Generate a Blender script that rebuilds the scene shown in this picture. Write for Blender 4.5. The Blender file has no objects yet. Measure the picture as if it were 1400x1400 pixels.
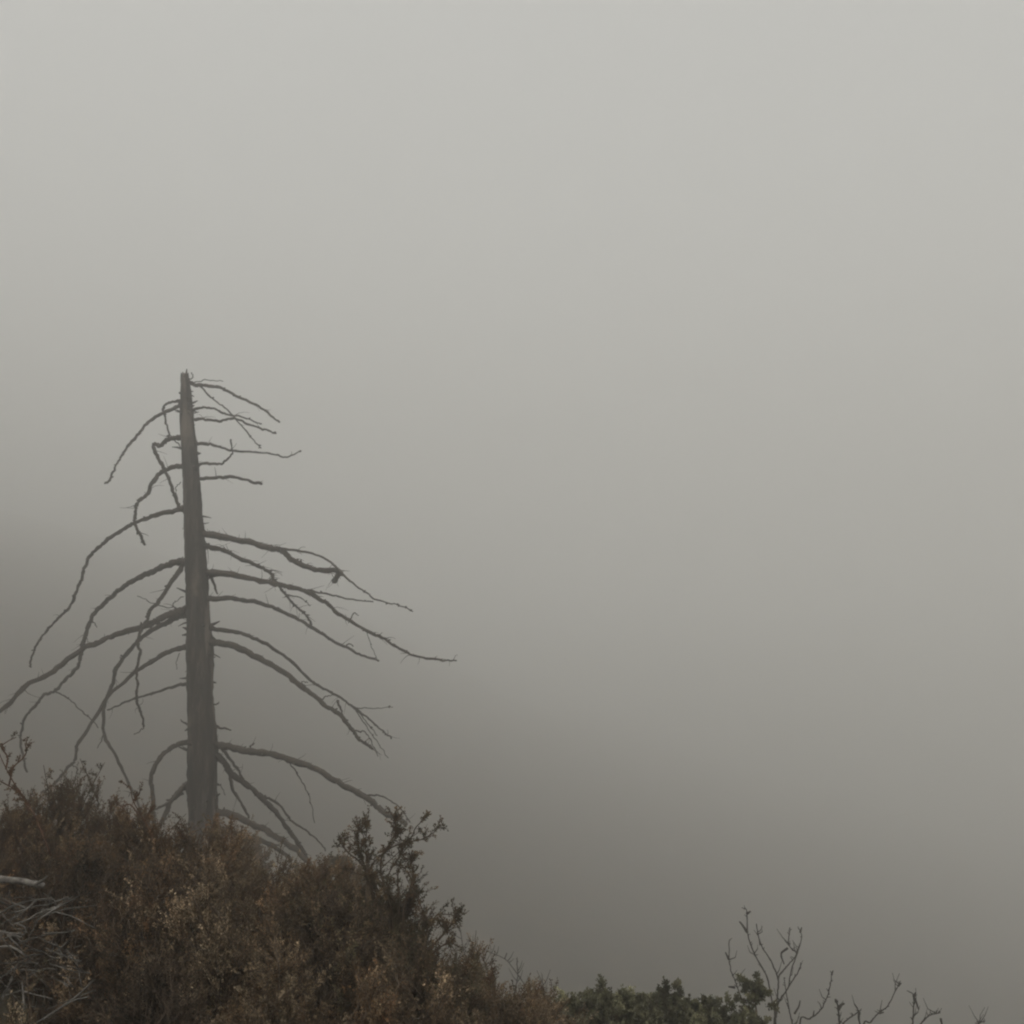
import bpy, math, random
import numpy as np
from mathutils import noise as mnoise, Vector

random.seed(7)
rng = np.random.default_rng(11)
scene = bpy.context.scene
COL = scene.collection
R = math.radians

# ------------------------------------------------------------------ camera
CAM_Z = 1.6
LENS, SENSOR, PX = 35.0, 36.0, 1400.0
F = LENS / SENSOR * PX
PITCH = math.atan(200.0 / F)
CP, SP = math.cos(PITCH), math.sin(PITCH)


def at(px, py, y):
    """world point at forward distance y seen at photo pixel (px, py)"""
    u = (px - 700.0) / F
    v = (700.0 - py) / F
    dy, dz = CP - v * SP, SP + v * CP
    t = y / dy
    return np.array([u * t, y, CAM_Z + dz * t])


cam_d = bpy.data.cameras.new("camera")
cam_d.lens, cam_d.sensor_width = LENS, SENSOR
cam_d.clip_start, cam_d.clip_end = 0.05, 2000
cam = bpy.data.objects.new("camera", cam_d)
COL.objects.link(cam)
cam.location = (0, 0, CAM_Z)
cam.rotation_euler = (R(90) + PITCH, 0, 0)
scene.camera = cam


# ------------------------------------------------------------------ mesh buffer
class Buf:
    def __init__(s):
        s.v, s.f, s.c, s.n = [], [], [], 0

    def add(s, verts, faces, col=None):
        verts = np.asarray(verts, float).reshape(-1, 3)
        faces = np.asarray(faces, np.int64)
        s.v.append(verts)
        s.f.append(faces + s.n)
        if col is None:
            col = np.tile(np.array([[1., 1., 1.]]), (len(verts), 1))
        s.c.append(np.broadcast_to(col, (len(verts), 3)))
        s.n += len(verts)

    def tube(s, pts, rad, sides=6, col=None, rough=0.0, cap=True):
        pts = np.asarray(pts, float)
        rad = np.asarray(rad, float)
        n = len(pts)
        tan = np.gradient(pts, axis=0)
        tan /= np.linalg.norm(tan, axis=1)[:, None] + 1e-9
        ref = np.array([0.13, 0.31, 0.94]) if abs(tan[0][2]) < .8 else np.array([0.95, 0.2, 0.1])
        nn = np.cross(tan, ref)
        nn /= np.linalg.norm(nn, axis=1)[:, None] + 1e-9
        bb = np.cross(tan, nn)
        a = np.linspace(0, 2 * math.pi, sides, endpoint=False)
        rr = rad[:, None] * (1 + rough * rng.uniform(-1, 1, (n, sides)))
        ring = pts[:, None, :] + rr[:, :, None] * (np.cos(a)[None, :, None] * nn[:, None, :] + np.sin(a)[None, :, None] * bb[:, None, :])
        i, j = np.meshgrid(np.arange(n - 1), np.arange(sides), indexing='ij')
        j2 = (j + 1) % sides
        fc = np.stack([i * sides + j, i * sides + j2, (i + 1) * sides + j2, (i + 1) * sides + j], -1).reshape(-1, 4)
        verts = ring.reshape(-1, 3)
        if cap:
            verts = np.vstack([verts, pts[:1], pts[-1:] + tan[-1:] * rad[-1] * .6])
            k = n * sides
            c1 = [[k, (q + 1) % sides, q, q] for q in range(sides)]
            c2 = [[k + 1, (n - 1) * sides + q, (n - 1) * sides + (q + 1) % sides, (n - 1) * sides + (q + 1) % sides] for q in range(sides)]
            s.tri = True
            fc = np.vstack([fc, c1, c2])
        s.add(verts, fc, col)


def build(name, buf, mat, parent=None, smooth=True):
    v = np.vstack(buf.v)
    f = np.vstack(buf.f)
    c = np.vstack(buf.c)
    org = np.zeros(3)
    p = parent
    while p is not None:
        org += np.array(p.location)
        p = p.parent
    v = v - org
    me = bpy.data.meshes.new(name)
    # quads whose last two indices agree are triangles
    tri = f[:, 2] == f[:, 3]
    lens = np.where(tri, 3, 4)
    starts = np.concatenate([[0], np.cumsum(lens)[:-1]])
    mask = np.ones(f.shape, bool)
    mask[tri, 3] = False
    loops = f[mask]
    me.vertices.add(len(v))
    me.vertices.foreach_set("co", v.astype(np.float32).ravel())
    me.loops.add(len(loops))
    me.loops.foreach_set("vertex_index", loops.astype(np.int32))
    me.polygons.add(len(f))
    me.polygons.foreach_set("loop_start", starts.astype(np.int32))
    if smooth:
        me.polygons.foreach_set("use_smooth", np.ones(len(f), bool))
    at_ = me.color_attributes.new("tint", 'FLOAT_COLOR', 'POINT')
    at_.data.foreach_set("color", np.hstack([c, np.ones((len(c), 1))]).astype(np.float32).ravel())
    me.update(calc_edges=True)
    me.validate()
    me.materials.append(mat)
    o = bpy.data.objects.new(name, me)
    COL.objects.link(o)
    if parent is not None:
        o.parent = parent
    return o


def tag(o, label=None, cat=None, group=None, kind=None):
    if label: o['label'] = label
    if cat: o['category'] = cat
    if group: o['group'] = group
    if kind: o['kind'] = kind
    return o


def empty(name, loc, label, cat, group=None):
    o = bpy.data.objects.new(name, None)
    o.empty_display_size = .2
    COL.objects.link(o)
    o.location = tuple(loc)
    return tag(o, label, cat, group)


def spline(P, m=5):
    """Catmull-Rom resample (works for any column count)"""
    P = np.asarray(P, float)
    Q = np.vstack([2 * P[0] - P[1], P, 2 * P[-1] - P[-2]])
    out = []
    for i in range(1, len(Q) - 2):
        for t in np.linspace(0, 1, m, endpoint=False):
            a, b, c, d = Q[i - 1], Q[i], Q[i + 1], Q[i + 2]
            out.append(.5 * (2 * b + (c - a) * t + (2 * a - 5 * b + 4 * c - d) * t * t + (3 * b - a - 3 * c + d) * t ** 3))
    out.append(P[-1])
    return np.array(out)


# ------------------------------------------------------------------ materials
def newmat(name):
    m = bpy.data.materials.new(name)
    m.use_nodes = True
    nt = m.node_tree
    b = nt.nodes["Principled BSDF"]
    b.inputs["Specular IOR Level"].default_value = .15
    b.inputs["Roughness"].default_value = .85
    return m, nt, b


def ramp(nt, stops):
    r = nt.nodes.new("ShaderNodeValToRGB")
    e = r.color_ramp.elements
    while len(e) > 1: e.remove(e[0])
    e[0].position, e[0].color = stops[0][0], (*stops[0][1], 1)
    for p, c in stops[1:]:
        k = e.new(p); k.color = (*c, 1)
    return r


def leaf_mat(name, gain=1.0):
    m, nt, b = newmat(name)
    N, L = nt.nodes, nt.links
    a = N.new("ShaderNodeAttribute"); a.attribute_name = "tint"
    tc = N.new("ShaderNodeTexCoord")
    nz = N.new("ShaderNodeTexNoise"); nz.inputs["Scale"].default_value = 60; nz.inputs["Detail"].default_value = 2
    L.new(tc.outputs["Object"], nz.inputs["Vector"])
    mr = N.new("ShaderNodeMapRange")
    mr.inputs[3].default_value, mr.inputs[4].default_value = .6 * gain, 1.4 * gain
    L.new(nz.outputs["Fac"], mr.inputs[0])
    mx = N.new("ShaderNodeVectorMath"); mx.operation = 'SCALE'
    L.new(a.outputs["Color"], mx.inputs[0]); L.new(mr.outputs[0], mx.inputs["Scale"])
    L.new(mx.outputs[0], b.inputs["Base Color"])
    tr = N.new("ShaderNodeBsdfTranslucent"); L.new(mx.outputs[0], tr.inputs["Color"])
    ms = N.new("ShaderNodeMixShader"); ms.inputs[0].default_value = .22
    L.new(b.outputs[0], ms.inputs[1]); L.new(tr.outputs[0], ms.inputs[2])
    L.new(ms.outputs[0], N["Material Output"].inputs["Surface"])
    return m


def wood_mat(name, dark, mid, pale, sc=(30, 30, 5), bump=.5):
    m, nt, b = newmat(name)
    N, L = nt.nodes, nt.links
    tc = N.new("ShaderNodeTexCoord")
    mp = N.new("ShaderNodeMapping"); mp.inputs["Scale"].default_value = sc
    L.new(tc.outputs["Object"], mp.inputs["Vector"])
    nz = N.new("ShaderNodeTexNoise"); nz.inputs["Scale"].default_value = 1; nz.inputs["Detail"].default_value = 6
    nz.inputs["Roughness"].default_value = .65
    L.new(mp.outputs[0], nz.inputs["Vector"])
    rp = ramp(nt, [(.3, dark), (.5, mid), (.72, pale)])
    L.new(nz.outputs["Fac"], rp.inputs[0])
    L.new(rp.outputs[0], b.inputs["Base Color"])
    bp = N.new("ShaderNodeBump"); bp.inputs["Strength"].default_value = bump; bp.inputs["Distance"].default_value = .03
    L.new(nz.outputs["Fac"], bp.inputs["Height"]); L.new(bp.outputs[0], b.inputs["Normal"])
    return m


def bark_mat():
    m, nt, b = newmat("dead_bark")
    N, L = nt.nodes, nt.links
    tc = N.new("ShaderNodeTexCoord")
    mp = N.new("ShaderNodeMapping"); mp.inputs["Scale"].default_value = (15, 15, 2.2)
    L.new(tc.outputs["Object"], mp.inputs["Vector"])
    nz = N.new("ShaderNodeTexNoise"); nz.inputs["Scale"].default_value = 1; nz.inputs["Detail"].default_value = 7
    nz.inputs["Roughness"].default_value = .7
    L.new(mp.outputs[0], nz.inputs["Vector"])
    rp = ramp(nt, [(.32, (.004, .003, .0025)), (.5, (.02, .0145, .011)), (.7, (.085, .067, .054))])
    L.new(nz.outputs["Fac"], rp.inputs[0])
    # bare wood where bark has fallen off
    n2 = N.new("ShaderNodeTexNoise"); n2.inputs["Scale"].default_value = 1; n2.inputs["Detail"].default_value = 3
    m2 = N.new("ShaderNodeMapping"); m2.inputs["Scale"].default_value = (5, 5, 1.1); m2.inputs["Location"].default_value = (5.3, 2.2, 4.6)
    L.new(tc.outputs["Object"], m2.inputs["Vector"]); L.new(m2.outputs[0], n2.inputs["Vector"])
    r2 = ramp(nt, [(.55, (0, 0, 0)), (.63, (.42, .42, .42))])
    L.new(n2.outputs["Fac"], r2.inputs[0])
    mx = N.new("ShaderNodeMix"); mx.data_type = 'RGBA'
    L.new(r2.outputs[0], mx.inputs[0]); L.new(rp.outputs[0], mx.inputs[6]); mx.inputs[7].default_value = (.2, .165, .135, 1)
    L.new(mx.outputs[2], b.inputs["Base Color"])
    bp = N.new("ShaderNodeBump"); bp.inputs["Strength"].default_value = .8; bp.inputs["Distance"].default_value = .05
    L.new(nz.outputs["Fac"], bp.inputs["Height"]); L.new(bp.outputs[0], b.inputs["Normal"])
    return m


def ground_mat():
    m, nt, b = newmat("brushy_soil")
    N, L = nt.nodes, nt.links
    tc = N.new("ShaderNodeTexCoord")
    nz = N.new("ShaderNodeTexNoise"); nz.inputs["Scale"].default_value = .35; nz.inputs["Detail"].default_value = 9
    nz.inputs["Roughness"].default_value = .7
    L.new(tc.outputs["Object"], nz.inputs["Vector"])
    rp = ramp(nt, [(.3, (.016, .016, .009)), (.48, (.03, .025, .016)), (.7, (.06, .046, .032))])
    L.new(nz.outputs["Fac"], rp.inputs[0]); L.new(rp.outputs[0], b.inputs["Base Color"])
    n2 = N.new("ShaderNodeTexNoise"); n2.inputs["Scale"].default_value = 25; n2.inputs["Detail"].default_value = 5
    L.new(tc.outputs["Object"], n2.inputs["Vector"])
    bp = N.new("ShaderNodeBump"); bp.inputs["Strength"].default_value = .6; bp.inputs["Distance"].default_value = .03
    L.new(n2.outputs["Fac"], bp.inputs["Height"]); L.new(bp.outputs[0], b.inputs["Normal"])
    return m


M_LEAF = leaf_mat("dry_leaf")
M_STEM = wood_mat("shrub_stem", (.03, .02, .013), (.06, .042, .028), (.1, .075, .055), (60, 60, 20), .2)
M_RED = wood_mat("reddish_twig", (.04, .02, .012), (.08, .04, .022), (.12, .065, .04), (60, 60, 20), .2)
def vary(m, lo, hi):
    nt = m.node_tree; b = nt.nodes['Principled BSDF']
    src = b.inputs['Base Color'].links[0].from_socket
    oi = nt.nodes.new('ShaderNodeObjectInfo'); mr = nt.nodes.new('ShaderNodeMapRange')
    mr.inputs[3].default_value, mr.inputs[4].default_value = lo, hi
    nt.links.new(oi.outputs['Random'], mr.inputs[0])
    sc = nt.nodes.new('ShaderNodeVectorMath'); sc.operation = 'SCALE'
    nt.links.new(src, sc.inputs[0]); nt.links.new(mr.outputs[0], sc.inputs['Scale'])
    nt.links.new(sc.outputs[0], b.inputs['Base Color'])
    return m


M_GREY = wood_mat("weathered_twig", (.035, .031, .027), (.08, .073, .065), (.17, .158, .142), (50, 50, 14), .3)
vary(M_GREY, .3, 1.4)
M_BARE = wood_mat("bare_stem", (.018, .015, .012), (.035, .03, .025), (.06, .05, .042), (50, 50, 14), .2)
M_BARK = bark_mat()
M_LIMB = wood_mat("dead_limb", (.009, .007, .005), (.028, .021, .015), (.075, .06, .044), (24, 24, 24), .5)
M_GROUND = ground_mat()


# ------------------------------------------------------------------ ground
def sp(t, k):
    t = np.asarray(t, float)
    return k * np.logaddexp(0, t / k)


HFAR = 22.0


def gz(x, y):
    x = np.asarray(x, float); y = np.asarray(y, float)
    rise = 4.0 * np.tanh(-.2 * np.minimum(x, 60) / 4.0)
    rise = np.where(x < 0, rise, -.2 * x)
    zn = -1.9 + rise - .4 * sp(x + .4, .35) - (.22 + .17 / (1 + np.exp(-(x + 3.2) / .5))) * sp(y - 5.5, .6)
    zn = zn + .42 * np.clip(1 - np.hypot(x, y) / 3.2, 0, 1)
    e = np.where(x < 0, -.34 * x, -.27 * x) + .055 * y
    zf = -HFAR + 8.5 / (1 + np.exp((x + 11) / 9.0)) + 95 * np.tanh(e / 95)
    q = np.hypot(x + 2, y) + .5 * np.maximum(x, 0)
    t = np.clip((q - 19) / 24, 0, 1)
    w = t * t * (3 - 2 * t)
    w = np.where(y < 0, w * .3, w)
    return CAM_Z + zn * (1 - w) + zf * w


def make_ground():
    n = 70
    s = np.linspace(-1, 1, n)
    ax = np.sinh(s * 5.2) / math.sinh(5.2) * 215
    X, Y = np.meshgrid(ax, ax + 4 * (1 - np.abs(s)), indexing='ij')
    Z = gz(X, Y)
    dist = np.hypot(X, Y - 3)
    nz = np.array([[mnoise.fractal(Vector((x * .25, y * .25, 0)), 1, 2, 4) for x, y in zip(rx, ry)] for rx, ry in zip(X, Y)])
    n2 = np.array([[mnoise.fractal(Vector((x * .05, y * .05, 4)), 1, 2, 3) for x, y in zip(rx, ry)] for rx, ry in zip(X, Y)])
    Z = Z + nz * np.clip(dist * .012, .03, .3) * np.clip((110 - dist) / 60, .1, 1) + n2 * np.clip((dist - 15) * .03, 0, .7) * np.clip((90 - dist) / 50, 0, 1)
    idx = np.arange(n * n).reshape(n, n)
    f = np.stack([idx[:-1, :-1], idx[1:, :-1], idx[1:, 1:], idx[:-1, 1:]], -1).reshape(-1, 4)
    b = Buf(); b.add(np.stack([X, Y, Z], -1).reshape(-1, 3), f)
    o = build("ground", b, M_GROUND)
    tag(o, kind='structure')
    return float(Z.min()), float(Z.max())


zmin, zmax = make_ground()

# ------------------------------------------------------------------ haze
HAZE_TOP = max(zmax, 8.0) + 3
HAZE = dict(density=.0188, color=(.930, .9225, .907), g=.78)


def make_haze():
    x0, x1, y0, y1, z0, z1 = -222, 222, -222, 228, zmin - 1.0, HAZE_TOP
    v = [(x, y, z) for x in (x0, x1) for y in (y0, y1) for z in (z0, z1)]
    f = [(0, 1, 3, 2), (4, 6, 7, 5), (0, 4, 5, 1), (2, 3, 7, 6), (0, 2, 6, 4), (1, 5, 7, 3)]
    me = bpy.data.meshes.new("haze"); me.from_pydata(v, [], f); me.update()
    o = bpy.data.objects.new("haze", me); COL.objects.link(o)
    o['kind'] = 'stuff'
    o['label'] = 'pale even fog filling the valley and wrapping the dead tree'
    o['category'] = 'fog'
    m = bpy.data.materials.new("fog_air"); m.use_nodes = True
    nt = m.node_tree
    nt.nodes.remove(nt.nodes["Principled BSDF"])
    pv = nt.nodes.new("ShaderNodeVolumePrincipled")
    pv.inputs["Color"].default_value = (*HAZE['color'], 1)
    pv.inputs["Density"].default_value = HAZE['density']
    pv.inputs["Anisotropy"].default_value = HAZE['g']
    nt.links.new(pv.outputs[0], nt.nodes["Material Output"].inputs["Volume"])
    me.materials.append(m)


make_haze()

# ------------------------------------------------------------------ dead conifer
TD = 16.0                      # distance of the tree
PM = TD / F                    # metres per photo pixel at the tree (approx.)
trunk_px = [(252.5, 513, 5.2), (254, 530, 6.8), (254.5, 545, 8), (255, 570, 9), (260, 630, 11), (263, 690, 12), (267.5, 750, 14.2), (270, 810, 15),
            (271.5, 870, 16), (273, 920, 16.3), (276, 1010, 18), (277, 1100, 18.7), (280, 1140, 20.5), (283, 1180, 24)]
TP = np.array([[*at(x, y, TD), r * PM] for x, y, r in trunk_px])
base = TP[-1, :3].copy()
gb = float(gz(base[0], base[1])) - .1
TP = np.vstack([TP, [base[0] + .02, base[1], min(gb, base[2] - .2), 30 * PM]])[::-1]
troot = empty("dead_conifer", (TP[0, 0], TP[0, 1], TP[0, 2]),
              "tall bare dead conifer with a broken top and drooping leafless limbs, standing in fog", "tree")


def make_trunk():
    S = spline(TP, 12)
    n, sides = len(S), 28
    a = np.linspace(0, 2 * math.pi, sides, endpoint=False)
    b = Buf()
    V = []
    for i in range(n):
        for q in range(sides):
            ca, sa = math.cos(a[q]), math.sin(a[q])
            h = S[i, 2]
            r = S[i, 3]
            r *= 1 + .15 * mnoise.noise(Vector((ca * 2.2, sa * 2.2, h * 1.4))) + .15 * mnoise.noise(Vector((ca * 6, sa * 6, h * 2.3 + 9))) \
                + .12 * mnoise.noise(Vector((ca * 3, sa * 3, h * 9 + 3)))
            z = h
            if i >= n - 3:                                         # splintered top
                z += (.02 + 0.13 * max(0, mnoise.noise(Vector((ca * 2.3 + 5, sa * 2.3, 1))))) * (i - n + 4) / 3
            V.append((S[i, 0] + r * ca, S[i, 1] + r * sa, z))
    V.append((S[-1, 0], S[-1, 1], S[-1, 2] - .04))
    i, j = np.meshgrid(np.arange(n - 1), np.arange(sides), indexing='ij')
    j2 = (j + 1) % sides
    f = np.stack([i * sides + j, i * sides + j2, (i + 1) * sides + j2, (i + 1) * sides + j], -1).reshape(-1, 4)
    k = n * sides
    f = np.vstack([f, [[(n - 1) * sides + q, (n - 1) * sides + (q + 1) % sides, k, k] for q in range(sides)]])
    b.add(V, f)
    # broken stubs and knots left where limbs snapped off
    for _ in range(130):
        t = random.randint(8, n - 4)
        an = random.uniform(0, 2 * math.pi)
        d = np.array([math.cos(an), math.sin(an), random.uniform(-.3, .5)])
        p = S[t, :3] + np.array([math.cos(an), math.sin(an), 0]) * S[t, 3] * .85
        L = random.choice([.02, .03, .05, .05, .08, .14]) + S[t, 3] * .2
        r0 = random.uniform(.008, .026)
        pts = [p, p + d * L * .5, p + d * L + np.array([0, 0, random.uniform(-.03, .02)])]
        b.tube(pts, [r0 * 1.6, r0, r0 * .35], 5, rough=.2)
    return build("trunk", b, M_BARK, troot)


make_trunk()


def trunk_axis(z):
    s = TP[:, 2]
    return np.array([np.interp(z, s, TP[:, k]) for k in range(2)])


def limb_buf(pts_px, r0, r1, k, off, fuzz, sides=8, start_trunk=True):
    """pts_px traced outline; k = how far it reaches towards (-) or away from (+) the viewer per metre sideways"""
    P = []
    x0 = pts_px[0][0]
    path = 0
    for i, (x, y) in enumerate(pts_px):
        lat = abs(x - x0) * PM
        dep = TD + off + k * lat - .03 * k * lat * lat
        P.append(at(x, y, dep))
    P = np.array(P)
    if start_trunk:
        ax = trunk_axis(P[0, 2])
        P = np.vstack([[ax[0] * .4 + P[0, 0] * .6, ax[1] * .6 + P[0, 1] * .4, P[0, 2]], P])
    S = spline(P, 6)
    n = len(S)
    for i in range(1, n):
        S[i] += np.array([mnoise.noise(Vector((i * .5, r0 * 9, k))), mnoise.noise(Vector((i * .5, 7, k * 3))), mnoise.noise(Vector((i * .5, 3, r0 * 5 + k)))]) * .018
    for i in range(1, n):                                              # kinks
        S[i] += np.array([mnoise.noise(Vector((i * 1.3, r0 * 4, k + 20))), mnoise.noise(Vector((i * 1.3, 17, k * 2))), mnoise.noise(Vector((i * 1.3, 33, r0 + k)))]) * .012
    t = np.linspace(0, 1, n)
    rad = (r0 + (r1 - r0) * t ** .8) * PM
    if start_trunk:
        rad *= 1 + .9 * np.exp(-t * 16)
    rad = rad * np.array([1 + .3 * mnoise.noise(Vector((i * .6, k * 5, r0))) for i in range(n)])
    b = Buf()
    b.tube(S, rad, sides, rough=.12)
    # short broken twiglets and lichen tufts along the upper side
    total = np.linalg.norm(np.diff(S, axis=0), axis=1).sum()
    for _ in range(int(fuzz * 1.6 * total)):
        i = random.randint(2, n - 2)
        an = random.uniform(0, 2 * math.pi)
        ax_ = (S[i + 1] - S[i]) / (np.linalg.norm(S[i + 1] - S[i]) + 1e-9)
        d = np.array([math.cos(an) * .8, math.sin(an) * .8, random.uniform(-.3, 1.0)]) + ax_ * random.uniform(.2, 1.2)
        d /= np.linalg.norm(d)
        if random.random() < .55:                                      # knobs and lichen tufts
            L = random.uniform(.012, .045)
            b.tube([S[i], S[i] + d * (rad[i] + L * .5), S[i] + d * (rad[i] + L)], np.array([.018, .014, .006]) * random.uniform(.6, 1.3), 4)
        else:                                                          # fine dead twiglets, curled and drooping
            L = random.uniform(.05, .24) * min(1.2, .5 + rad[i] / .03)
            q = np.array([random.uniform(-.3, .3), random.uniform(-.3, .3), random.uniform(-.45, .2)]) * L
            b.tube([S[i], S[i] + d * L * .4, S[i] + d * L * .75 + q * .4, S[i] + d * L + q], np.array([.007, .0045, .0032, .002]) * random.uniform(.7, 1.1), 4)
    return b


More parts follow.
